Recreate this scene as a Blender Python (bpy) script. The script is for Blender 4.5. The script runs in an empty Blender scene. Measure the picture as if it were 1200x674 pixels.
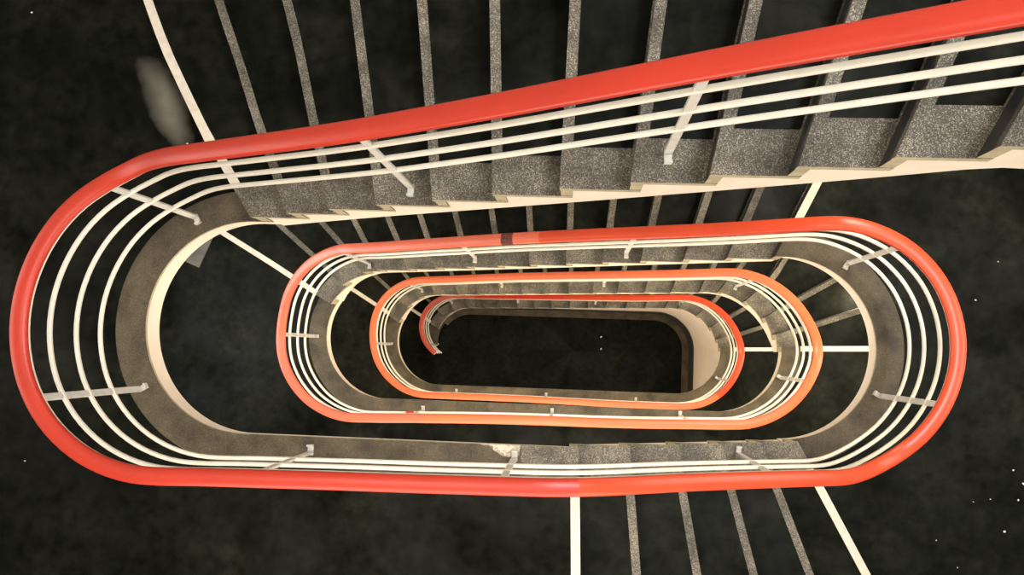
import bpy, bmesh, math, random, json
from mathutils import Matrix, Vector, noise
random.seed(4)
D = json.loads('''{"lines":{"F1":{"0":[10.23,[[-1.68,0.636],[-1.754,0.745],[-1.803,0.819],[-1.869,0.929],[-1.928,1.002],[-2.073,1.263],[-2.186,1.473],[-2.25,1.612],[-2.313,1.763]]],"1":[10.395,[[-1.434,0.638],[-1.505,0.794],[-1.555,0.921],[-1.604,1.027],[-1.726,1.363],[-1.792,1.524],[-1.86,1.7]]],"2":[10.56,[[-1.178,0.638],[-1.289,1.039],[-1.383,1.414],[-1.451,1.636]]],"3":[10.725,[[-0.909,0.62],[-1.079,1.6]]],"4":[10.89,[[-0.627,0.62],[-0.742,1.6]]],"5":[11.055,[[-0.351,0.62],[-0.402,1.6]]],"6":[11.22,[[-0.074,0.62],[-0.052,1.6]]],"7":[11.385,[[0.19,0.62],[0.295,1.6]]],"8":[11.55,[[0.453,0.62],[0.651,1.6]]],"9":[11.715,[[0.711,0.62],[1.011,1.6]]],"10":[11.88,[[0.962,0.62],[1.374,1.6]]],"11":[12.045,[[1.195,0.62],[1.729,1.6]]],"12":[12.21,[[1.465,0.62],[2.149,1.6]]],"13":[12.375,[[1.735,0.62],[2.569,1.6]]],"14":[12.54,[[2.005,0.62],[2.989,1.6]]]},"F2":{"0":[6.765,[[-2.182,0.336],[-2.327,0.409],[-2.776,0.679],[-3.263,0.956]]],"1":[6.93,[[-2.052,0.502],[-2.366,0.759],[-2.748,1.078]]],"2":[7.095,[[-1.849,0.614],[-2.063,0.846],[-2.295,1.08]]],"3":[7.26,[[-1.68,0.62],[-2.244,1.6]]],"4":[7.425,[[-1.391,0.62],[-1.86,1.6]]],"5":[7.59,[[-1.132,0.62],[-1.506,1.6]]],"6":[7.755,[[-0.864,0.62],[-1.143,1.6]]],"7":[7.92,[[-0.602,0.62],[-0.787,1.6]]],"8":[8.085,[[-0.346,0.62],[-0.437,1.6]]],"9":[8.25,[[-0.076,0.62],[-0.072,1.6]]],"10":[8.415,[[0.181,0.62],[0.28,1.6]]],"11":[8.58,[[0.435,0.62],[0.629,1.6]]],"12":[8.745,[[0.705,0.62],[0.994,1.6]]],"13":[8.91,[[0.959,0.62],[1.342,1.6]]],"14":[9.075,[[1.223,0.62],[1.7,1.6]]]},"F3":{"0":[3.465,[[-2.229,0.275],[-2.371,0.374],[-2.769,0.613],[-2.884,0.68]]],"1":[3.63,[[-2.057,0.431],[-2.35,0.68],[-2.6,0.888]]],"2":[3.795,[[-1.915,0.555],[-2.085,0.804],[-2.21,0.949]]],"3":[3.96,[[-1.722,0.655],[-1.813,0.83],[-1.892,0.943]]],"4":[4.125,[[-1.391,0.62],[-1.86,1.6]]],"5":[4.29,[[-1.132,0.62],[-1.506,1.6]]],"6":[4.455,[[-0.864,0.62],[-1.143,1.6]]],"7":[4.62,[[-0.602,0.62],[-0.787,1.6]]],"8":[4.785,[[-0.346,0.62],[-0.437,1.6]]],"9":[4.95,[[-0.076,0.62],[-0.072,1.6]]],"10":[5.115,[[0.181,0.62],[0.28,1.6]]],"11":[5.28,[[0.435,0.62],[0.629,1.6]]],"12":[5.445,[[0.705,0.62],[0.994,1.6]]],"13":[5.61,[[0.959,0.62],[1.342,1.6]]],"14":[5.775,[[1.22,0.62],[1.36,0.95]]],"15":[5.94,[[1.382,0.621],[1.541,0.831],[1.597,0.916]]],"16":[6.105,[[1.581,0.5],[1.832,0.731],[2.018,1.057]]],"17":[6.27,[[1.747,0.362],[2.032,0.549],[2.378,0.754]]],"18":[6.435,[[1.842,0.218],[2.169,0.327],[2.567,0.471]]],"19":[6.6,[[1.846,0.103],[2.164,0.114],[2.613,0.13]]]},"F4":{"0":[0.165,[[-2.229,0.275],[-2.371,0.374],[-2.769,0.613],[-2.884,0.68]]],"1":[0.33,[[-2.057,0.431],[-2.35,0.68],[-2.6,0.888]]],"2":[0.495,[[-1.915,0.555],[-2.085,0.804],[-2.21,0.949]]],"3":[0.66,[[-1.68,0.62],[-2.244,1.6]]],"4":[0.825,[[-1.391,0.62],[-1.86,1.6]]],"5":[0.99,[[-1.132,0.62],[-1.506,1.6]]],"6":[1.155,[[-0.864,0.62],[-1.143,1.6]]],"7":[1.32,[[-0.602,0.62],[-0.787,1.6]]],"8":[1.485,[[-0.346,0.62],[-0.437,1.6]]],"9":[1.65,[[-0.076,0.62],[-0.072,1.6]]],"10":[1.815,[[0.181,0.62],[0.28,1.6]]],"11":[1.98,[[0.435,0.62],[0.629,1.6]]],"12":[2.145,[[0.705,0.62],[0.994,1.6]]],"13":[2.31,[[0.959,0.62],[1.342,1.6]]],"14":[2.475,[[1.22,0.62],[1.36,0.95]]],"15":[2.64,[[1.382,0.621],[1.541,0.831],[1.597,0.916]]],"16":[2.805,[[1.581,0.5],[1.832,0.731],[2.018,1.057]]],"17":[2.97,[[1.747,0.362],[2.032,0.549],[2.378,0.754]]],"18":[3.135,[[1.842,0.218],[2.169,0.327],[2.567,0.471]]],"19":[3.3,[[1.846,0.103],[2.164,0.114],[2.613,0.13]]]},"F1b":{"0":[10.065,[[0.039,-0.466],[0.044,-0.569],[0.051,-0.749],[0.065,-1.126]]],"1":[9.9,[[0.308,-0.476],[0.32,-0.578],[0.342,-0.754],[0.383,-1.15]]],"2":[9.735,[[0.58,-0.482],[0.594,-0.573],[0.631,-0.74],[0.717,-1.173]]],"3":[9.57,[[0.835,-0.479],[0.868,-0.581],[0.919,-0.743],[1.048,-1.197]]],"4":[9.405,[[1.088,-0.485],[1.129,-0.58],[1.203,-0.739],[1.395,-1.219]]],"5":[9.24,[[1.337,-0.489],[1.382,-0.574],[1.477,-0.729],[1.76,-1.241]]]}},"rail":[[-0.4,1.903,0.268,13.507],[-0.34,1.857,0.383,13.498],[-0.28,1.791,0.489,13.444],[-0.22,1.706,0.58,13.35],[-0.16,1.604,0.654,13.254],[-0.1,1.489,0.708,13.166],[-0.04,1.365,0.738,13.084],[0.02,1.221,0.746,12.99],[0.08,1.041,0.746,12.88],[0.14,0.862,0.745,12.763],[0.2,0.682,0.743,12.649],[0.26,0.502,0.74,12.538],[0.32,0.323,0.736,12.428],[0.38,0.143,0.731,12.318],[0.44,-0.037,0.725,12.21],[0.5,-0.216,0.719,12.103],[0.56,-0.396,0.714,11.998],[0.62,-0.576,0.71,11.893],[0.68,-0.755,0.707,11.789],[0.74,-0.935,0.707,11.684],[0.8,-1.115,0.71,11.576],[0.86,-1.294,0.714,11.466],[0.92,-1.474,0.718,11.355],[0.98,-1.653,0.722,11.244],[1.04,-1.796,0.72,11.134],[1.1,-1.917,0.693,11.058],[1.16,-2.03,0.641,11.032],[1.22,-2.129,0.569,11.032],[1.28,-2.213,0.48,11.032],[1.34,-2.279,0.377,11.032],[1.4,-2.326,0.265,11.032],[1.46,-2.354,0.147,11.032],[1.52,-2.361,0.025,11.032],[1.58,-2.346,-0.096,11.032],[1.64,-2.309,-0.214,11.032],[1.7,-2.248,-0.323,11.032],[1.76,-2.167,-0.416,11.032],[1.82,-2.067,-0.492,11.032],[1.88,-1.955,-0.545,11.032],[1.94,-1.836,-0.575,11.032],[2.0,-1.713,-0.582,11.032],[2.06,-1.534,-0.577,11.032],[2.12,-1.354,-0.574,11.032],[2.18,-1.174,-0.571,11.032],[2.24,-0.995,-0.568,11.032],[2.3,-0.815,-0.566,11.032],[2.36,-0.635,-0.564,11.032],[2.42,-0.456,-0.561,11.032],[2.48,-0.276,-0.558,11.032],[2.54,-0.097,-0.555,11.03],[2.6,0.083,-0.552,10.989],[2.66,0.263,-0.55,10.9],[2.72,0.442,-0.549,10.793],[2.78,0.622,-0.55,10.684],[2.84,0.802,-0.552,10.574],[2.9,0.981,-0.555,10.463],[2.96,1.161,-0.558,10.354],[3.02,1.32,-0.56,10.253],[3.08,1.438,-0.545,10.153],[3.14,1.55,-0.507,10.076],[3.2,1.654,-0.448,10.043],[3.26,1.745,-0.37,10.042],[3.32,1.82,-0.276,10.042],[3.38,1.877,-0.17,10.042],[3.44,1.914,-0.055,10.042],[3.5,1.929,0.066,10.042],[3.56,1.921,0.188,10.042],[3.62,1.889,0.307,10.042],[3.68,1.835,0.418,10.042],[3.74,1.758,0.515,10.042],[3.8,1.664,0.594,10.042],[3.86,1.556,0.651,10.042],[3.92,1.44,0.687,10.042],[3.98,1.321,0.7,10.031],[4.04,1.161,0.697,9.973],[4.1,0.981,0.694,9.871],[4.16,0.802,0.694,9.759],[4.22,0.622,0.695,9.649],[4.28,0.442,0.697,9.54],[4.34,0.263,0.699,9.429],[4.4,0.083,0.702,9.316],[4.46,-0.097,0.703,9.206],[4.52,-0.276,0.704,9.098],[4.58,-0.456,0.704,8.988],[4.64,-0.635,0.703,8.877],[4.7,-0.815,0.701,8.766],[4.76,-0.995,0.699,8.658],[4.82,-1.174,0.697,8.549],[4.88,-1.354,0.694,8.44],[4.94,-1.534,0.692,8.336],[5.0,-1.713,0.692,8.235],[5.06,-1.831,0.681,8.13],[5.12,-1.945,0.651,8.034],[5.18,-2.053,0.601,7.95],[5.24,-2.151,0.532,7.868],[5.3,-2.236,0.446,7.784],[5.36,-2.305,0.344,7.699],[5.42,-2.353,0.23,7.62],[5.48,-2.379,0.108,7.576],[5.54,-2.38,-0.018,7.567],[5.6,-2.357,-0.143,7.567],[5.66,-2.308,-0.261,7.567],[5.72,-2.237,-0.367,7.567],[5.78,-2.147,-0.458,7.567],[5.84,-2.04,-0.527,7.567],[5.9,-1.921,-0.575,7.567],[5.96,-1.797,-0.598,7.567],[6.02,-1.653,-0.597,7.567],[6.08,-1.474,-0.592,7.567],[6.14,-1.294,-0.585,7.567],[6.2,-1.115,-0.58,7.567],[6.26,-0.935,-0.574,7.567],[6.32,-0.755,-0.57,7.567],[6.38,-0.576,-0.566,7.567],[6.44,-0.396,-0.564,7.567],[6.5,-0.216,-0.562,7.567],[6.56,-0.037,-0.561,7.567],[6.62,0.143,-0.561,7.567],[6.68,0.323,-0.559,7.567],[6.74,0.502,-0.556,7.567],[6.8,0.682,-0.552,7.567],[6.86,0.862,-0.546,7.567],[6.92,1.041,-0.54,7.567],[6.98,1.221,-0.535,7.567],[7.04,1.355,-0.526,7.567],[7.1,1.464,-0.498,7.567],[7.16,1.566,-0.453,7.567],[7.22,1.659,-0.392,7.567],[7.28,1.741,-0.315,7.567],[7.34,1.809,-0.224,7.567],[7.4,1.861,-0.122,7.567],[7.46,1.896,-0.012,7.567],[7.52,1.91,0.106,7.525],[7.58,1.902,0.226,7.427],[7.64,1.87,0.344,7.309],[7.7,1.815,0.454,7.212],[7.76,1.736,0.551,7.124],[7.82,1.639,0.631,7.042],[7.88,1.527,0.688,6.963],[7.94,1.406,0.723,6.871],[8.0,1.281,0.733,6.761],[8.06,1.101,0.732,6.646],[8.12,0.921,0.732,6.534],[8.18,0.742,0.732,6.422],[8.24,0.562,0.733,6.313],[8.3,0.382,0.734,6.203],[8.36,0.203,0.736,6.091],[8.42,0.023,0.737,5.979],[8.48,-0.157,0.739,5.87],[8.54,-0.336,0.739,5.761],[8.6,-0.516,0.74,5.651],[8.66,-0.695,0.739,5.54],[8.72,-0.875,0.737,5.43],[8.78,-1.055,0.734,5.321],[8.84,-1.234,0.73,5.212],[8.9,-1.414,0.726,5.107],[8.96,-1.593,0.723,5.011],[9.02,-1.754,0.719,4.923],[9.08,-1.876,0.699,4.839],[9.14,-1.992,0.659,4.755],[9.2,-2.1,0.599,4.668],[9.26,-2.196,0.519,4.582],[9.32,-2.274,0.422,4.499],[9.38,-2.332,0.311,4.417],[9.44,-2.367,0.191,4.336],[9.5,-2.376,0.066,4.283],[9.56,-2.36,-0.057,4.267],[9.62,-2.321,-0.175,4.267],[9.68,-2.262,-0.282,4.267],[9.74,-2.185,-0.376,4.267],[9.8,-2.092,-0.455,4.267],[9.86,-1.988,-0.517,4.267],[9.92,-1.873,-0.558,4.267],[9.98,-1.754,-0.578,4.267],[10.04,-1.593,-0.58,4.267],[10.1,-1.414,-0.58,4.267],[10.16,-1.234,-0.58,4.267],[10.22,-1.055,-0.58,4.267],[10.28,-0.875,-0.581,4.267],[10.34,-0.695,-0.582,4.267],[10.4,-0.516,-0.583,4.267],[10.46,-0.336,-0.586,4.267],[10.52,-0.157,-0.589,4.267],[10.58,0.023,-0.592,4.267],[10.64,0.203,-0.595,4.267],[10.7,0.382,-0.598,4.267],[10.76,0.562,-0.6,4.267],[10.82,0.742,-0.6,4.267],[10.88,0.921,-0.6,4.267],[10.94,1.101,-0.599,4.267],[11.0,1.281,-0.596,4.267],[11.06,1.404,-0.581,4.267],[11.12,1.522,-0.543,4.267],[11.18,1.629,-0.483,4.267],[11.24,1.723,-0.405,4.267],[11.3,1.801,-0.312,4.267],[11.36,1.861,-0.207,4.267],[11.42,1.903,-0.093,4.267],[11.48,1.924,0.026,4.26],[11.54,1.924,0.147,4.197],[11.6,1.901,0.268,4.085],[11.66,1.856,0.382,3.975],[11.72,1.788,0.486,3.881],[11.78,1.7,0.573,3.796],[11.84,1.596,0.64,3.716],[11.9,1.482,0.685,3.635],[11.96,1.362,0.708,3.536],[12.02,1.221,0.71,3.422],[12.08,1.041,0.708,3.309],[12.14,0.862,0.707,3.196],[12.2,0.682,0.709,3.086],[12.26,0.502,0.711,2.977],[12.32,0.323,0.714,2.866],[12.38,0.143,0.718,2.754],[12.44,-0.037,0.722,2.643],[12.5,-0.216,0.725,2.534],[12.56,-0.396,0.729,2.425],[12.62,-0.576,0.732,2.314],[12.68,-0.755,0.735,2.203],[12.74,-0.935,0.739,2.094],[12.8,-1.115,0.742,1.985],[12.86,-1.294,0.746,1.876],[12.92,-1.474,0.75,1.77],[12.98,-1.653,0.756,1.672],[13.04,-1.801,0.757,1.586],[13.1,-1.931,0.737,1.507],[13.16,-2.057,0.692,1.425],[13.22,-2.171,0.62,1.339],[13.28,-2.265,0.523,1.254],[13.34,-2.329,0.405,1.171],[13.4,-2.355,0.275,1.089],[13.46,-2.337,0.145,1.014],[13.52,-2.284,0.03,0.974],[13.58,-2.204,-0.06,0.967],[13.64,-2.114,-0.122,0.967]],"posts":[-0.04,0.32,0.679,1.161,1.676,2.123,2.477,2.893,3.359,3.8,4.312,4.692,5.034,5.507,6.123,6.513,6.893,7.37,7.868,8.327,8.711,9.09,9.53,10.078,10.461,10.839,11.314,11.93,12.33,12.718,13.124,13.53],"R":[[0.99699,0.034918,-0.069215],[-0.029998,0.997033,0.07089],[0.071485,-0.068601,0.99508]],"cz":14.6395,"xl":-1.7133,"xr":1.2806,"yc":0.0662,"r0":0.5601,"h":0.165,"ro":0.0735,"hr":0.9671}''')   # surveyed stairwell: nosing lines, handrail line, post positions (metres)
XL, XR, YC, R0, H = D['xl'], D['xr'], D['yc'], D['r0'], D['h']
LS = XR - XL
G = 61*H                                   # first landing seen, above the ground floor
RX0, RX1, RY0, RY1 = -4.1, 3.6, -1.9, 2.3  # inner faces of the outer walls
PER = 2*((RX1-RX0)+(RY1-RY0))
SC = bpy.context.scene
COL = SC.collection
PI = math.pi

# ------------------------------------------------------------------ materials
def new_mat(name):
    m = bpy.data.materials.new(name); m.use_nodes = True
    nt = m.node_tree; b = nt.nodes['Principled BSDF']
    tc = nt.nodes.new('ShaderNodeTexCoord')
    return m, nt, b, tc.outputs['Object']
def ramp(nt, fac, stops):
    r = nt.nodes.new('ShaderNodeValToRGB')
    e = r.color_ramp.elements
    while len(e) < len(stops): e.new(.5)
    for el, (p, c) in zip(e, stops):
        el.position = p; el.color = (*c, 1)
    nt.links.new(fac, r.inputs[0]); return r.outputs[0]
def noise_tex(nt, co, scale, detail=4, rough=.55):
    n = nt.nodes.new('ShaderNodeTexNoise'); n.inputs['Scale'].default_value = scale
    n.inputs['Detail'].default_value = detail; n.inputs['Roughness'].default_value = rough
    nt.links.new(co, n.inputs['Vector']); return n.outputs['Fac']
def mix(nt, kind, fac, a, b):
    m = nt.nodes.new('ShaderNodeMix'); m.data_type = 'RGBA'; m.blend_type = kind
    for k, v in (('Factor', fac), ('A', a), ('B', b)):
        s = [i for i in m.inputs if i.name == k and (i.type == 'RGBA' or k == 'Factor' and i.type == 'VALUE')][0]
        if isinstance(v, (int, float)): s.default_value = v
        elif isinstance(v, tuple): s.default_value = (*v, 1)
        else: nt.links.new(v, s)
    return [o for o in m.outputs if o.type == 'RGBA'][0]
def bump(nt, b, h, strength, dist=.002):
    n = nt.nodes.new('ShaderNodeBump'); n.inputs['Strength'].default_value = strength; n.inputs['Distance'].default_value = dist
    nt.links.new(h, n.inputs['Height']); nt.links.new(n.outputs[0], b.inputs['Normal'])
def setp(b, rough, spec=.5, metal=0.):
    b.inputs['Roughness'].default_value = rough
    b.inputs['Specular IOR Level'].default_value = spec
    b.inputs['Metallic'].default_value = metal
def mat_lino():
    m, nt, b, co = new_mat('dark_linoleum')
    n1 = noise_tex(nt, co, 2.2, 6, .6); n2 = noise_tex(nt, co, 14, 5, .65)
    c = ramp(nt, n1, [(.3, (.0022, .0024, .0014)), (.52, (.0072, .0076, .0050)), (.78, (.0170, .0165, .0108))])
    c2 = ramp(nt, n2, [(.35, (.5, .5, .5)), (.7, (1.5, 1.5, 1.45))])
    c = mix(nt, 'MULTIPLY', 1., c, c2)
    # pale worn patch beside the first white nosing of the upper landing
    mp = nt.nodes.new('ShaderNodeMapping'); mp.vector_type = 'TEXTURE'
    mp.inputs['Location'].default_value = (-2.235, 1.25, G); mp.inputs['Rotation'].default_value = (0, 0, R(-61))
    mp.inputs['Scale'].default_value = (.33, .11, .4); nt.links.new(co, mp.inputs['Vector'])
    wob = nt.nodes.new('ShaderNodeTexNoise'); wob.inputs['Scale'].default_value = 6; wob.inputs['Detail'].default_value = 5
    nt.links.new(co, wob.inputs['Vector'])
    ad = nt.nodes.new('ShaderNodeVectorMath'); ad.operation = 'MULTIPLY_ADD'
    nt.links.new(wob.outputs['Color'], ad.inputs[0]); ad.inputs[1].default_value = (.9, .9, .9)
    sb = nt.nodes.new('ShaderNodeVectorMath'); sb.operation = 'SUBTRACT'; nt.links.new(mp.outputs[0], sb.inputs[0]); sb.inputs[1].default_value = (.45, .45, .45)
    nt.links.new(sb.outputs[0], ad.inputs[2])
    ln = nt.nodes.new('ShaderNodeVectorMath'); ln.operation = 'LENGTH'; nt.links.new(ad.outputs[0], ln.inputs[0])
    f = ramp(nt, ln.outputs['Value'], [(.1, (1, 1, 1)), (1., (0, 0, 0))])
    f = mix(nt, 'MULTIPLY', 1., f, (.8, .8, .8))
    c = mix(nt, 'MIX', f, c, (.21, .185, .14))
    nt.links.new(c, b.inputs['Base Color'])
    rr = ramp(nt, n1, [(.3, (.36,)*3), (.7, (.5,)*3)]); nt.links.new(rr, b.inputs['Roughness'])
    nt.links.new(ramp(nt, noise_tex(nt, co, 3.1, 6, .62), [(.3, (.01,)*3), (.72, (.10,)*3)]), b.inputs['Specular IOR Level'])
    return m
def mat_terrazzo(name, base, light, dark, amount=.5, scale=150):
    m, nt, b, co = new_mat(name)
    v = nt.nodes.new('ShaderNodeTexVoronoi'); v.inputs['Scale'].default_value = scale; nt.links.new(co, v.inputs['Vector'])
    sep = nt.nodes.new('ShaderNodeSeparateColor'); nt.links.new(v.outputs['Color'], sep.inputs[0])
    big = noise_tex(nt, co, 5, 4, .6)
    c = ramp(nt, sep.outputs[0], [(0, dark), (.3, base), (1-amount*.55, base), (1-amount*.25, light)])
    w = ramp(nt, big, [(.32, (.45, .42, .38)), (.68, (1.3, 1.25, 1.15))])
    c = mix(nt, 'MULTIPLY', 1., c, w)
    nt.links.new(c, b.inputs['Base Color']); setp(b, .6, .3)
    bump(nt, b, sep.outputs[0], .15, .001)
    return m
def mat_paint(name, col, rough=.5, var=.12, scale=9, spec=.4):
    m, nt, b, co = new_mat(name)
    n = noise_tex(nt, co, scale, 5, .6)
    lo = tuple(c*(1-var*1.4) for c in col); hi = tuple(min(1, c*(1+var*.4)) for c in col)
    nt.links.new(ramp(nt, n, [(.3, lo), (.6, col), (.8, hi)]), b.inputs['Base Color'])
    setp(b, rough, spec)
    if rough > .45: bump(nt, b, n, .08, .002)
    return m
def R(a): return math.radians(a)
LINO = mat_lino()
TERR = mat_terrazzo('terrazzo_tread', (.115, .101, .082), (.41, .37, .30), (.028, .026, .023), .42, 420)
TERR_L = mat_terrazzo('terrazzo_landing', (.088, .069, .043), (.142, .114, .073), (.042, .036, .026), .4, 360)
RAW = mat_paint('raw_concrete_edge', (.42, .35, .22), .8, .2, 20, .2)
CREAM = mat_paint('cream_paint', (.77, .645, .515), .6, .06, 6, .3)
RISER = mat_paint('dark_grey_riser', (.035, .034, .034), .5, .25, 12, .4)
STRIP = mat_paint('white_nosing_paint', (.74, .635, .505), .55, .12, 25, .3)
BAR = mat_paint('cream_bar_enamel', (.76, .69, .57), .35, .06, 15, .5)
POSTM = mat_paint('grey_post_enamel', (.64, .59, .52), .4, .12, 25, .5)
PLASTER = mat_paint('broken_plaster', (.75, .66, .5), .9, .35, 60, .1)
DADO = mat_paint('dark_dado_paint', (.04, .037, .03), .5, .2, 5, .4)
WALLP = mat_paint('off_white_wall', (.46, .44, .40), .8, .05, 2, .2)
CEIL = mat_paint('white_soffit', (.62, .60, .55), .8, .05, 2, .2)
MATP = mat_paint('pale_grey_mat', (.16, .15, .13), .9, .3, 7, .1)
SCRAP = mat_paint('white_paper', (.8, .78, .72), .8, .1, 40, .2)
RED = mat_paint('red_plastic', (.50, .034, .014), .36, .08, 3, .45)
RED_D = mat_paint('deep_red_plastic', (.60, .040, .018), .34, .08, 3, .3)
RED_O = mat_paint('orange_red_plastic', (.60, .062, .022), .30, .08, 3, .3)
CORAL = mat_paint('coral_plastic', (.66, .130, .070), .30, .08, 3, .35)
ORANGE = mat_paint('orange_plastic', (.72, .145, .06), .32, .08, 3, .3)
RED_C = mat_paint('coral_red_plastic', (.62, .095, .055), .30, .08, 3, .35)
TAPE = mat_paint('scuffed_brown_tape', (.16, .035, .022), .6, .6, 60, .3)

# ------------------------------------------------------------------ plan geometry
def base(u, off=0.):
    k = math.floor(u) % 4; t = u - math.floor(u); r = R0 + off
    if k == 0: return (XR-LS*t, YC+r)
    if k == 1: return (XL+r*math.cos(PI/2+PI*t), YC+r*math.sin(PI/2+PI*t))
    if k == 2: return (XL+LS*t, YC-r)
    return (XR+r*math.cos(-PI/2+PI*t), YC+r*math.sin(-PI/2+PI*t))
def uof(x, y):
    if x < XL:
        a = math.atan2(y-YC, x-XL); a = a if a > 0 else a+2*PI
        return 1+(a-PI/2)/PI
    if x > XR: return 3+(math.atan2(y-YC, x-XR)+PI/2)/PI
    return (XR-x)/LS if y > YC else 2+(x-XL)/LS
def sd(x, y):
    return math.hypot(x-min(max(x, XL), XR), y-YC)-R0
def perim(s):
    s %= PER; w, h = RX1-RX0, RY1-RY0
    if s < w: return (RX1-s, RY1)
    if s < w+h: return (RX0, RY1-(s-w))
    if s < 2*w+h: return (RX0+(s-w-h), RY0)
    return (RX1, RY0+(s-2*w-h))
def pos_on(x, y):
    w, h = RX1-RX0, RY1-RY0
    d = [(abs(y-RY1), 0), (abs(x-RX0), 1), (abs(y-RY0), 2), (abs(x-RX1), 3)]
    k = min(d)[1]
    return [RX1-x, w+(RY1-y), w+h+(x-RX0), 2*w+h+(y-RY0)][k]
def corners(a, b):
    w, h = RX1-RX0, RY1-RY0; out = []
    for n in range(-2, 4):
        for c in (0, w, w+h, 2*w+h):
            s = c+n*PER
            if a+1e-4 < s < b-1e-4: out.append(s)
    return out
class Nose:
    """front line of a step, from the well edge to the outer wall"""
    def __init__(self, pts, back=0., toward=1):
        p = [Vector(q) for q in pts]
        d0 = (p[1]-p[0]).normalized(); d1 = (p[-1]-p[-2]).normalized()
        p = [p[0]-d0*.3]+p+[p[-1]+d1*9]
        if back:                                   # shifted back towards the upper side
            q = []
            for i, v in enumerate(p):
                a = p[max(i-1, 0)]; b = p[min(i+1, len(p)-1)]
                t = (b-a).normalized(); q.append(v+Vector((t.y, -t.x))*back)
            p = q
        self.dense = []
        for a, b in zip(p, p[1:]):
            n = max(2, int((b-a).length/.01))
            self.dense += [a.lerp(b, i/n) for i in range(n)]
    def seg(self, off):
        pts = self.dense; st = 0
        for i in range(len(pts)-1):
            if sd(*pts[i]) < off <= sd(*pts[i+1]): st = i+1
            if not (RX0 < pts[i].x < RX1 and RY0 < pts[i].y < RY1): break
        a, b = pts[st-1], pts[st]; fa, fb = sd(*a)-off, sd(*b)-off
        s0 = a.lerp(b, fa/(fa-fb)) if st else pts[0]
        out = [s0]
        for q in pts[st:]:
            if RX0 < q.x < RX1 and RY0 < q.y < RY1: out.append(q)
            else:
                q0 = out[-1]; d = q-q0; t = 1.
                for lim, ax in ((RX0, 0), (RX1, 0), (RY0, 1), (RY1, 1)):
                    if d[ax] and 0 <= (lim-q0[ax])/d[ax] <= t: t = (lim-q0[ax])/d[ax]
                out.append(q0+d*t); break
        return out
def resample(pl, ss):
    L = [0.]
    for a, b in zip(pl, pl[1:]): L.append(L[-1]+(b-a).length)
    out = []; j = 0
    for s in ss:
        t = s*L[-1]
        while j < len(L)-2 and L[j+1] < t: j += 1
        f = (t-L[j])/max(1e-9, L[j+1]-L[j]); out.append(pl[j].lerp(pl[j+1], min(max(f, 0), 1)))
    return out
def patch(A, B, off0, off1=None, N=None, M=None, notch=None, curve_in=True, extra=()):
    """grid of plan points between line A (upper, smaller u) and line B (front); off1 None = to the wall"""
    a, b = A.seg(off0), B.seg(off0)
    ua, ub = uof(*a[0]), uof(*b[0])
    while ub < ua-1e-3: ub += 4
    if off1 is None:
        sa, sb = pos_on(*a[-1]), pos_on(*b[-1])
        while sb < sa-1e-3: sb += PER
        if sb-sa > PER*.95: sb -= PER
    else:
        def cut(pl):
            for i, q in enumerate(pl):
                if sd(*q) >= off1: return pl[:max(2, i+1)]
            return pl
        a, b = cut(a), cut(b)
        va, vb = uof(*a[-1]), uof(*b[-1])
        va += 4*round((ua-va)/4); vb += 4*round((ub-vb)/4)
    N = N or max(3, int((ub-ua)*22)+2)
    ts = {i/(N-1) for i in range(N)}
    if off1 is None and sb-sa > 1e-3: ts |= {(s-sa)/(sb-sa) for s in corners(sa, sb)}
    for u in extra: ts.add((u-ua)/(ub-ua))
    ts = sorted(ts); M = M or 10; ss = [i/(M-1) for i in range(M)]
    RA, RB = resample(a, ss), resample(b, ss)
    rows = []
    for t in ts:
        u = ua+(ub-ua)*t
        c0 = Vector(base(u, off0+(notch(u) if notch else 0)))
        c1 = Vector(perim(sa+(sb-sa)*t)) if off1 is None else Vector(base(va+(vb-va)*t, off1))
        row = []
        for j, s in enumerate(ss):
            P = RA[j]*(1-t)+RB[j]*t + c0*(1-s)+c1*s - (RA[0]*(1-t)*(1-s)+RA[-1]*(1-t)*s+RB[0]*t*(1-s)+RB[-1]*t*s)
            row.append(P)
        rows.append(row)
    return ts, rows
def slab(bm, rows, ztop, zbot, mats=(0, 0, 0, 0, 0, 0)):
    """closed slab over a plan grid; ztop/zbot: number or f(i, j). mats: top, bottom, inner end, outer end, back, front"""
    n, m = len(rows), len(rows[0])
    f = lambda z, i, j: z(i, j) if callable(z) else z
    T = [[bm.verts.new((*rows[i][j], f(ztop, i, j))) for j in range(m)] for i in range(n)]
    B = [[bm.verts.new((*rows[i][j], f(zbot, i, j))) for j in range(m)] for i in range(n)]
    def q(vs, mi):
        fc = bm.faces.new(vs); fc.material_index = mi
    for i in range(n-1):
        for j in range(m-1):
            q((T[i][j], T[i+1][j], T[i+1][j+1], T[i][j+1]), mats[0])
            q((B[i][j], B[i][j+1], B[i+1][j+1], B[i+1][j]), mats[1])
        q((T[i][0], B[i][0], B[i+1][0], T[i+1][0]), mats[2])
        q((T[i][m-1], T[i+1][m-1], B[i+1][m-1], B[i][m-1]), mats[3])
    for j in range(m-1):
        q((T[0][j], T[0][j+1], B[0][j+1], B[0][j]), mats[4])
        q((T[n-1][j], B[n-1][j], B[n-1][j+1], T[n-1][j+1]), mats[5])

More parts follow.
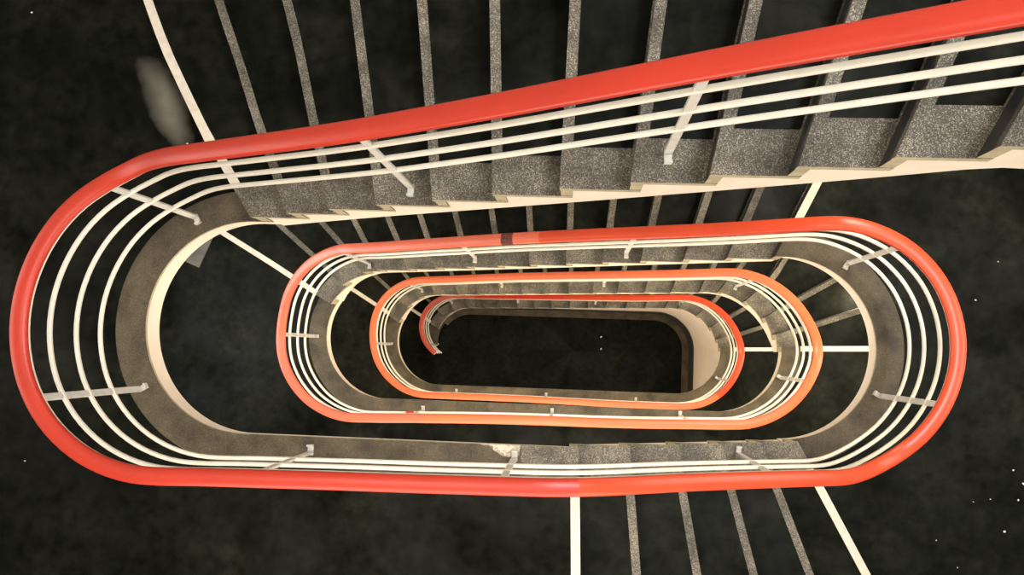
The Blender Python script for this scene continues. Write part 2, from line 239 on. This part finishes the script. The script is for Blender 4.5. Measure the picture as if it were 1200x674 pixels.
# ------------------------------------------------------------------ object helpers
def obj(name, bm, mats, parent=None, smooth=False):
    bmesh.ops.recalc_face_normals(bm, faces=bm.faces)
    me = bpy.data.meshes.new(name); bm.to_mesh(me); bm.free()
    for m in (mats if isinstance(mats, (list, tuple)) else [mats]): me.materials.append(m)
    if smooth:
        for p in me.polygons: p.use_smooth = True
    o = bpy.data.objects.new(name, me); COL.objects.link(o)
    if parent:
        o.parent = parent; o.matrix_parent_inverse = Matrix.Translation(-Vector(top_loc(parent)))
    return o
def top_loc(o):
    v = Vector(o.location)
    while o.parent: o = o.parent; v = v if o is None else (v + Vector((0, 0, 0)))
    return WORLD.get(o.name, Vector((0, 0, 0)))
WORLD = {}
def thing(name, label, cat, loc=(0, 0, 0), group=None):
    o = bpy.data.objects.new(name, None); COL.objects.link(o); o.location = loc
    o.empty_display_size = .2
    WORLD[o.name] = Vector(loc)
    o['label'] = label; o['category'] = cat
    if group: o['group'] = group
    return o
def sub(name, bm, mats, parent, smooth=False):
    o = obj(name, bm, mats, None, smooth); o.parent = parent; return o   # parent part sits at the thing's frame
def structure(o): o['kind'] = 'structure'; return o

# ------------------------------------------------------------------ nosing lines
LINES = {fl: {int(k): (v[0], v[1]) for k, v in d.items()} for fl, d in D['lines'].items()}
def N_(fl, k, back=0.): return Nose(LINES[fl][k][1], back)
STRIPW, NOSE, TH, RB, WAIST, LIP = .165, .045, .04, .05, .36, .02

def step(parent, fl, k, kb, z, white, zlow):
    """one precast L-shaped step: tread + riser; covering, riser and painted strip are its sub-parts"""
    F_, B_ = N_(fl, k), N_(fl, kb)
    _, rows = patch(N_(fl, kb, RB), F_, 0.)
    bm = bmesh.new(); slab(bm, rows, z, z-TH, (0, 1, 1, 1, 1, 0))
    st = obj('step', bm, [TERR, RAW], parent)
    bm = bmesh.new(); _, rows = patch(N_(fl, k, RB), N_(fl, k, .004), 0.002)
    slab(bm, rows, z-TH, zlow, (0, 1, 1, 1, 0, 0))
    sub('riser', bm, [RISER, RAW], st)
    bm = bmesh.new(); _, rows = patch(N_(fl, kb, -.004), N_(fl, k, NOSE), STRIPW)
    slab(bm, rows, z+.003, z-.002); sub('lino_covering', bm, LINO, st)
    if white:
        nosing_strip(st, fl, k, z)
    return st
def nosing_strip(parent, fl, k, z):
    bm = bmesh.new(); _, rows = patch(N_(fl, k, NOSE), N_(fl, k, -.002), STRIPW, M=14)
    slab(bm, rows, z+.004, z-.018)
    o = sub('nosing_strip', bm, STRIP, parent); o['label'] = 'white painted nosing strip'; return o
def waist(parent, spans):
    """concrete carrying the steps: cream well side, soffit following the pitch"""
    bm = bmesh.new()
    for fl, k, kb, z, zb in spans:
        ts, rows = patch(N_(fl, kb, RB), N_(fl, k, RB), .022 if fl == 'F1b' else .008)
        bot = lambda i, j: max(-.3, (zb*(1-ts[i])+z*ts[i])-WAIST)
        slab(bm, rows, z-TH, bot, (0, 1, 0, 0, 0, 0))
    bmesh.ops.remove_doubles(bm, verts=bm.verts, dist=.0004)
    o = obj('stringer', bm, [CREAM, CEIL], parent); o['label'] = 'cream painted stringer'; return o
def upflight(fl, n, label, upto=None, whites=(0,)):
    z0 = LINES[fl][0][0]
    c = LINES[fl][n//2][1][0]
    t = thing('stair_flight', label, 'stairs', (c[0], c[1], z0-H), None)
    spans = []
    for k in range(0, (upto or n)-1):
        z = z0+k*H
        step(t, fl, k, k+1, z, k in whites, z-H)
        spans.append((fl, k, k+1, z, z+H))
    if not upto:                                      # last riser, under the landing's edge
        k = n-1; z = z0+k*H
        bm = bmesh.new(); _, rows = patch(N_(fl, k, RB), N_(fl, k, .004), .002)
        slab(bm, rows, z-TH, z-H, (0, 1, 1, 1, 0, 0)); obj('riser', bm, [RISER, RAW], t)
    waist(t, spans); return t
upflight('F1', 15, 'nearest and largest flight of dark stairs, fanning out along the top of the photo', upto=14)
upflight('F2', 15, 'second stair flight down, dark treads between the nearest cream stringer and the second rail loop')
upflight('F3', 20, 'third flight down, dark winder stairs beside the orange handrail loop')
upflight('F4', 20, 'lowest flight of dark stairs, ending at the black ground floor')
# short flight of six risers between the two upper landings
z0 = LINES['F1b'][0][0]
sf = thing('stair_flight', 'short flight of dark steps at the bottom edge between two white nosings', 'stairs', (.7, -.6, z0-6*H))
spans = []
for k in range(1, 6):
    step(sf, 'F1b', k, k-1, z0-k*H, k == 5, z0-(k+1)*H); spans.append(('F1b', k, k-1, z0-k*H, z0-(k-1)*H))
bm = bmesh.new(); _, rows = patch(N_('F1b', 0, RB), N_('F1b', 0, .004), .002)
slab(bm, rows, z0-TH, z0-H, (0, 1, 1, 1, 0, 0)); obj('riser', bm, [RISER, RAW], sf)
waist(sf, spans)

# ------------------------------------------------------------------ landings
def chip(u):
    u = u % 4
    P = [(2.415, 0), (2.422, .006), (2.436, .012), (2.440, .028), (2.447, .04), (2.455, .056), (2.465, .062), (2.475, .055), (2.4862, .05), (2.4868, 0)]
    if u <= P[0][0] or u >= P[-1][0]: return 0.
    for (a, x), (b, y) in zip(P, P[1:]):
        if a <= u <= b: return x+(y-x)*(u-a)/(b-a)
def landing(label, A, B, za, loc, white=None, chipped=False):
    t = thing('landing', label, 'landing', (*loc, za))
    fa, ka = A; fb, kb = B
    back = N_(fa, ka, RB); front = N_(fb, kb)
    bm = bmesh.new()
    if chipped:
        mid = N_(fb, kb, .297)
        ex = [2.41+.002*i for i in range(42)]
        _, rows = patch(back, mid, 0., notch=chip, N=60, extra=ex); slab(bm, rows, za, za-LIP, (0, 1, 1, 1, 1, 1))
        obj('slab', bm, [TERR_L, RAW], t)
        bm = bmesh.new(); _, rows = patch(N_(fb, kb, .295), front, -.002); slab(bm, rows, za+.001, za-LIP, (0, 1, 1, 1, 1, 0))
        o = obj('edge_block', bm, [TERR, RAW], t); o['label'] = 'speckled end block of the landing edge'
        # exposed plaster in the broken corner
        bm = bmesh.new(); n, m = 40, 14; rows = []
        for i in range(n):
            u = 2.418+(2.4868-2.418)*i/(n-1); w = chip(u)+.004
            rows.append([Vector(base(u, .001+(w)*j/(m-1))) for j in range(m)])
        def zt(i, j):
            q = rows[i][j]; s = noise.noise(Vector((q.x*60, q.y*60, 1)))
            return za-.010 if j < 6 else za-.012+.006*s-(.03 if s < -.18 else 0)
        slab(bm, rows, zt, za-.05); o = obj('broken_plaster', bm, PLASTER, t); o['label'] = 'crumbled pale plaster where the edge broke off'
    else:
        _, rows = patch(back, front, 0., N=90); slab(bm, rows, za, za-LIP, (0, 1, 1, 1, 1, 0))
        obj('slab', bm, [TERR_L, RAW], t)
    bm = bmesh.new(); _, rows = patch(N_(fa, ka, -.004), N_(fb, kb, NOSE if white else -.004), STRIPW, N=90, M=16)
    slab(bm, rows, za+.003, za-.002); obj('lino_covering', bm, LINO, t)
    bm = bmesh.new(); _, rows = patch(N_(fa, ka, RB), N_(fb, kb, RB), .013, N=90)
    slab(bm, rows, za-LIP, za-.185, (0, 1, 0, 0, 0, 0)); o = obj('concrete_slab', bm, [CREAM, CEIL], t); o['label'] = 'cream painted slab edge'
    if white:
        bm = bmesh.new(); _, rows = patch(N_(fb, kb, NOSE), N_(fb, kb, -.002), STRIPW, M=14)
        slab(bm, rows, za+.004, za-.018)
        o = obj('nosing_strip', bm, STRIP, t); o['label'] = 'white painted nosing strip'
    return t
landing('upper landing around the left end with a broken kerb corner', ('F1', 0), ('F1b', 0), G, (-2.8, YC), True, True)
landing('dark landing around the right end, littered with white scraps', ('F1b', 5), ('F2', 14), G-6*H, (2.6, YC), True)
landing('second landing down, dark floor between the largest rail loop and the middle one', ('F2', 0), ('F3', 19), G-21*H, (-2.8, YC), True)
landing('lowest landing, dark strip of floor between the two smallest rail loops', ('F3', 0), ('F4', 19), G-41*H, (-2.8, YC), True)

# ------------------------------------------------------------------ balustrades
RAIL = D['rail']; U0 = RAIL[0][0]; DU = RAIL[1][0]-RAIL[0][0]
def railp(u):
    f = (u-U0)/DU; i = int(math.floor(f)); i = min(max(i, 1), len(RAIL)-3); t = f-i
    p = [Vector(RAIL[i+k][1:]) for k in (-1, 0, 1, 2)]
    return .5*((2*p[1])+(p[2]-p[0])*t+(2*p[0]-5*p[1]+4*p[2]-p[3])*t*t+(3*p[1]-p[0]-3*p[2]+p[3])*t**3)
def frame(u):
    a, b = railp(u-.01), railp(u+.01); T = (b-a).normalized()
    S = Vector((-T.y, T.x, 0)).normalized()               # towards the well (left of travel)
    return T, S, S.cross(T)*-1 if S.cross(T).z < 0 else S.cross(T)
def sweep(bm, u0, u1, prof, dz=0., side=0., du=.022):
    n = max(2, int(math.ceil((u1-u0)/du))+1); rings = []
    for i in range(n):
        u = u0+(u1-u0)*i/(n-1); P = railp(u); T, S, U = frame(u)
        rings.append([bm.verts.new(P+Vector((0, 0, dz))+S*(side+x)+U*y) for x, y in prof])
    m = len(prof)
    for a, b in zip(rings, rings[1:]):
        for i in range(m): bm.faces.new((a[i], a[(i+1) % m], b[(i+1) % m], b[i]))
    for ring in (rings[0], rings[-1][::-1]): bm.faces.new([bm.verts.new(v.co) for v in ring])
def rounded(w, h, r, n=3):
    out = []
    for cx, cy, a0 in ((w/2-r, h/2-r, 0), (-w/2+r, h/2-r, 90), (-w/2+r, -h/2+r, 180), (w/2-r, -h/2+r, 270)):
        for i in range(n+1):
            a = R(a0+90*i/n); out.append((cx+r*math.cos(a), cy+r*math.sin(a)))
    return out
def domed(w, h):
    top = [(w/2*math.cos(R(a)), -.020+.020*math.sin(R(a))**.75) for a in range(0, 181, 12)]
    return top+[(-w/2, -.030), (-w/2+.006, -h), (w/2-.006, -h), (w/2, -.030)]
HAND = domed(.075, .040)
CORE = [(x, y) for x, y in rounded(.060, .016, .003, 1)]
BARP = rounded(.020, .022, .006, 2)
HR = D['hr']
def post(parent, u):
    P = railp(u); T, S, U = frame(u); zf = P.z-HR
    # tread surface actually under the post
    z = surface(P.x, P.y, P.z-HR)
    T = Vector((T.x, T.y, 0)).normalized()
    bm = bmesh.new()
    def box(c, a, b, h):
        vs = []
        for sx, sy, sz in ((-1,-1,0),(1,-1,0),(1,1,0),(-1,1,0),(-1,-1,1),(1,-1,1),(1,1,1),(-1,1,1)):
            vs.append(bm.verts.new(Vector(c)+T*(sx*a/2)+S*(sy*b/2)+Vector((0, 0, sz*h))))
        for f in ((3,2,1,0),(4,5,6,7),(0,1,5,4),(1,2,6,5),(2,3,7,6),(3,0,4,7)): bm.faces.new([vs[i] for i in f])
    top = P.z-.05
    box((P.x, P.y, z+.01), .032, .013, top-z-.01)
    bmesh.ops.bevel(bm, geom=[e for e in bm.edges], offset=.002, segments=1, affect='EDGES')
    o = obj('post', bm, POSTM, parent)
    bm = bmesh.new(); q = Vector((P.x, P.y, z))+S*.014
    box(q, .030, .056, .013); bmesh.ops.bevel(bm, geom=[e for e in bm.edges], offset=.003, segments=1, affect='EDGES')
    box(q+S*.022, .030, .010, .034)
    sub('foot_plate', bm, POSTM, o)
    return o
SURF = []          # (u_back, u_front, z) of treads and landings along the handrail line
def build_surf():
    ro = D['ro']
    def uu(fl, k, turn):
        q = Nose(LINES[fl][k][1]).seg(ro)[0]; u = uof(*q)
        if fl != 'F1b' and u > 2.5: u -= 4
        return u+4*turn
    for fl, t, n in (('F1', 0, 15), ('F2', 1, 15), ('F3', 2, 20), ('F4', 3, 20)):
        zz = LINES[fl][0][0]
        for k in range(n-1): SURF.append((uu(fl, k+1, t), uu(fl, k, t), zz+k*H))
    for k in range(1, 6): SURF.append((uu('F1b', k-1, 0), uu('F1b', k, 0), G-k*H))
    SURF.append((uu('F1', 0, 0), uu('F1b', 0, 0), G)); SURF.append((uu('F1b', 5, 0), uu('F2', 14, 1), G-6*H))
    SURF.append((uu('F2', 0, 1), uu('F3', 19, 2), G-21*H)); SURF.append((uu('F3', 0, 2), uu('F4', 19, 3), G-41*H))
    SURF.append((uu('F4', 0, 3), 15, .0))
build_surf()
def surface(x, y, zguess):
    u = uof(x, y); best = None
    for a, b, z in SURF:
        for k in range(-1, 5):
            if a <= u+4*k <= b and (best is None or abs(z-zguess) < abs(best-zguess)): best = z
    return best
def balustrade(label, u0, u1, segs, posts):
    c = railp(.5*(u0+u1)); t = thing('balustrade', label, 'balustrade', (c.x, c.y, c.z-HR))
    for a, b, m, lab in segs:
        bm = bmesh.new(); sweep(bm, a, b, HAND); o = obj('handrail', bm, m, t, True); o['label'] = lab
    bm = bmesh.new(); sweep(bm, u0, u1, CORE, -.049); obj('core_bar', bm, BAR, t)
    for hgt in (.72, .505, .29):
        bm = bmesh.new(); sweep(bm, u0, u1, BARP, hgt-HR); obj('bar', bm, BAR, t, True)
    for u in posts: post(t, u)
    return t
P_ = D['posts']
pick = lambda a, b: [u for u in P_ if a <= u < b]
balustrade('largest and nearest balustrade with red handrail, wrapping the left end of the stairwell', -.12, 2.585,
    [(-.12, 2.585, RED, 'red plastic handrail')], pick(-.1, 2.585))
b2 = balustrade('second balustrade, red then coral handrail, from the right end to the middle loop', 2.585, 6.17,
    [(2.585, 4.508, RED_O, 'orange red plastic handrail'), (4.508, 4.555, CORAL, 'short coral piece of handrail'), (4.555, 6.17, CORAL, 'coral plastic handrail')], pick(2.585, 6.17))
bm = bmesh.new(); sweep(bm, 4.566, 4.592, [(x*1.04, (y+.02)*1.06-.02) for x, y in HAND])
o = obj('tape', bm, TAPE, b2); o['label'] = 'dark scuffed tape wrapped round the handrail'
bm = bmesh.new(); sweep(bm, 6.088, 6.112, [(x*1.12, y*1.12) for x, y in BARP], .29-HR)
o = obj('paint_mark', bm, RED, b2); o['label'] = 'red paint mark on the lowest bar'
balustrade('third balustrade with orange handrail around the second smallest loop', 6.17, 10.13,
    [(6.17, 10.13, ORANGE, 'orange plastic handrail')], pick(6.17, 10.13))
balustrade('smallest and lowest balustrade, its handrail curling to an end on the ground floor', 10.13, 13.63,
    [(10.13, 11.2, ORANGE, 'orange plastic handrail'), (11.2, 12.48, RED_O, 'orange red plastic handrail'), (12.48, 12.92, RED_D, 'red plastic handrail'), (12.92, 13.63, RED_C, 'coral red handrail end')], pick(10.13, 13.63))

# ------------------------------------------------------------------ room shell
def box_obj(name, x0, x1, y0, y1, zz0, zz1, m, parent=None):
    bm = bmesh.new(); bmesh.ops.create_cube(bm, size=1.)
    for v in bm.verts: v.co = Vector((x0+(v.co.x+.5)*(x1-x0), y0+(v.co.y+.5)*(y1-y0), zz0+(v.co.z+.5)*(zz1-zz0)))
    return obj(name, bm, m, parent)
ZT = G+D['cz']*0+8.2
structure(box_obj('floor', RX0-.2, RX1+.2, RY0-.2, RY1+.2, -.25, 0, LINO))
structure(box_obj('ceiling', RX0-.2, RX1+.2, RY0-.2, RY1+.2, ZT, ZT+.2, CEIL))
structure(box_obj('wall_left', RX0-.2, RX0, RY0-.2, RY1+.2, 0, ZT, WALLP))
structure(box_obj('wall_right', RX1, RX1+.2, RY0-.2, RY1+.2, 0, ZT, WALLP))
structure(box_obj('wall_back', RX0, RX1, RY1, RY1+.2, 0, ZT, WALLP))
structure(box_obj('wall_front', RX0, RX1, RY0-.2, RY0, 0, ZT, WALLP))
# the wall that closes the space under the lowest flight, with its dark dado and the border on the floor
def soff(u):
    pts = []
    for a, b, z in SURF:
        if b > 10.5: pts.append((a, b, z))
    for a, b, z in pts:
        if a <= u <= b:
            if b-a > .6: return (G-41*H-.18) if z > 1 else 0.
            t = (u-a)/(b-a); return max(0., z+H*(1-t)-WAIST+.02)
    return 0.
def wall_run(name, o0, o1, zb, ztf, m, u0=11.5, u1=13.30, n=110, tail=True):
    rows = []; zz = []
    if tail:                                  # straight return towards the front
        for i in range(12):
            y = -1.45+(YC+1.45)*i/12
            rows.append([Vector((XR+R0+o, y)) for o in (o0, o1)]); zz.append(ztf(11.3))
    for i in range(n):
        u = u0+(u1-u0)*i/(n-1); rows.append([Vector(base(u, o)) for o in (o0, o1)]); zz.append(ztf(u))
    bm = bmesh.new(); slab(bm, rows, lambda i, j: max(zb+.012, zz[i]), zb)
    return structure(obj(name, bm, m))
wall_run('wall_well', .03, .14, 0., soff, CREAM)
wall_run('baseboard_well', .018, .03, 0., lambda u: min(.58, soff(u)), DADO)
wall_run('trim_1', -.085, .018, 0., lambda u: .012, TERR_L)
wall_run('trim_2', -.02, .165, 0., lambda u: .02, TERR_L, 13.30, 13.53, 20, False)

# ------------------------------------------------------------------ small things
bm = bmesh.new(); bmesh.ops.create_cube(bm, size=1.)
for v in bm.verts: v.co = Vector((v.co.x*.42, v.co.y*.75, v.co.z*.012))
bmesh.ops.bevel(bm, geom=[e for e in bm.edges], offset=.003, segments=1, affect='EDGES')
dm = obj('doormat', bm, MATP)
a = R(-22); c = Vector((-3.51, .65)); ex = Vector((math.cos(a), math.sin(a))); ey = Vector((-ex.y, ex.x))
ctr = c-ex*.21+ey*.375
dm.location = (ctr.x, ctr.y, G-21*H+.003+.006); dm.rotation_euler = (0, 0, a)
dm['label'] = 'pale grey mat on the second landing, half hidden under the upper slab edge'; dm['category'] = 'mat'
def scrap(x, y, z, s, label, group):
    bm = bmesh.new(); n = 7; pts = []
    for i in range(n):
        an = 2*PI*i/n+random.uniform(-.3, .3); r = s*random.uniform(.6, 1.1); pts.append((r*math.cos(an), r*.7*math.sin(an)))
    top = [bm.verts.new((px, py, .003+random.uniform(0, .004))) for px, py in pts]; bot = [bm.verts.new((px, py, 0)) for px, py in pts]
    bm.faces.new(top); bm.faces.new(bot[::-1])
    for i in range(n): bm.faces.new((top[i], bot[i], bot[(i+1) % n], top[(i+1) % n]))
    o = obj('paper_scrap', bm, SCRAP); o.location = (x, y, z); o.rotation_euler = (0, 0, random.uniform(0, 6))
    o['label'] = label; o['category'] = 'litter'; o['group'] = group
for (x, y), s in zip([(2.638, -.62), (2.698, -.698), (2.506, -.797), (2.667, -.795), (2.587, -.984), (2.317, -1.208), (2.193, -1.054), (2.407, -.817), (2.554, .63), (2.422, .392)],
                     [.007, .011, .005, .007, .011, .005, .004, .004, .006, .007]):
    scrap(x, y, G-6*H+.0035, s, 'tiny white scrap lying on the dark landing floor at the right end', 'scraps on the right landing')
for x, y in [(-2.103, 1.037), (-3.029, 1.752), (-2.884, -.684)]:
    scrap(x, y, G+.0035, .006, 'tiny white speck lying on the dark upper landing at the left', 'specks on the left landing')
for x, y in [(.442, .24), (.447, .045)]:
    scrap(x, y, .0005, .02, 'tiny white scrap on the black ground floor in the stairwell centre', 'scraps on the ground floor')

# ------------------------------------------------------------------ light
def area(name, loc, sx, sy, power, col, rot=(0, 0, 0)):
    l = bpy.data.lights.new(name, 'AREA'); l.shape = 'RECTANGLE'; l.size = sx; l.size_y = sy; l.energy = power; l.color = col
    o = bpy.data.objects.new(name, l); o.location = loc; o.rotation_euler = rot; COL.objects.link(o); return o
WARM = (1, .86, .64); DAY = (.86, .93, 1.)
area('fill_top', (-1.9, -.9, ZT-.05), 2.2, 1.2, 120, (1, .93, .82))  # added overhead fill, unseen, kept off the camera axis
area('fill_top', (2.6, .9, ZT-.05), 1.2, 1.6, 370, (.92, .96, 1.))  # second added overhead fill, cooler, brightens the upper right treads
area('window_front_daylight', (.9, RY0+.03, G+6.4), 1.8, 1.2, 60, (.78, .85, 1), (R(90), 0, 0))
area('window_right_daylight', (RX1-.03, -.2, G+7.4), .7, .8, 100, (.8, .86, 1), (0, R(90), 0))
WARMS = [(1, .93, .82), (1, .91, .74), (1, .89, .68), (1, .87, .70)]
for k, zz in enumerate((G+1.6, G-21*H+1.9, G-41*H+1.9, 1.9)):
    area('fill_front', (-.3, RY0+.03, zz), 3.6, 1.5, (75, 100, 100, 60)[k], WARMS[k], (R(90), 0, 0))  # added unseen fill on each storey, brightens the well-facing stringers
    area('fill_left', (RX0+.03, YC, zz), 1.5, 1.8, (24, 70, 22, 14)[k], (WARMS[k], DAY)[k == 1], (0, R(-90), 0))  # added unseen fill from the left, bluish on the second landing's storey
    area('fill_right', (RX1-.03, YC, zz), 1.5, 1.8, (55, 80, 85, 45)[k], WARMS[k], (0, R(90), 0))  # added unseen fill from the right, leaves shade beside the risers
for zz, xx, yy, e, c in ((G+1.2, 1.7, 1.4, 40, 1), (G-.22, -3.2, .4, 26, 1), (G-21*H+2.0, 1.7, 1.4, 48, 2), (G-6*H-.22, 2.7, .3, 26, 2), (G-21*H-.22, -3.2, .3, 26, 2),
                         (G-21*H-.22, 2.7, .2, 26, 2), (G-41*H+2.1, 1.7, 1.4, 48, 3), (G-21*H-.22, -.3, -1.2, 18, 2), (G-3*H-.45, -.3, -1.2, 18, 1)):
    area('fill_soffit', (xx, yy, zz), .9 if abs(xx) < 1 else .4, .4 if abs(xx) < 1 else .9, e, WARMS[c])  # added downward fill for the lower storeys, no fitting behind it
w = bpy.data.worlds.new('World'); SC.world = w; w.use_nodes = True
w.node_tree.nodes['Background'].inputs[0].default_value = (.9, .92, 1, 1); w.node_tree.nodes['Background'].inputs[1].default_value = .05

# ------------------------------------------------------------------ camera
cam = bpy.data.cameras.new('Camera'); co = bpy.data.objects.new('Camera', cam); COL.objects.link(co)
cam.sensor_width = 36; cam.lens = 36*1040/1200; cam.clip_start = .05; cam.clip_end = 100
Rm = Matrix(D['R']).transposed().to_4x4()
co.matrix_world = Matrix.Translation((0, 0, D['cz'])) @ Rm
SC.camera = co
vs = SC.view_settings
vs.view_transform = 'Standard'; vs.look = 'None'; vs.gamma = 1; vs.use_curve_mapping = False; vs.exposure = 0.
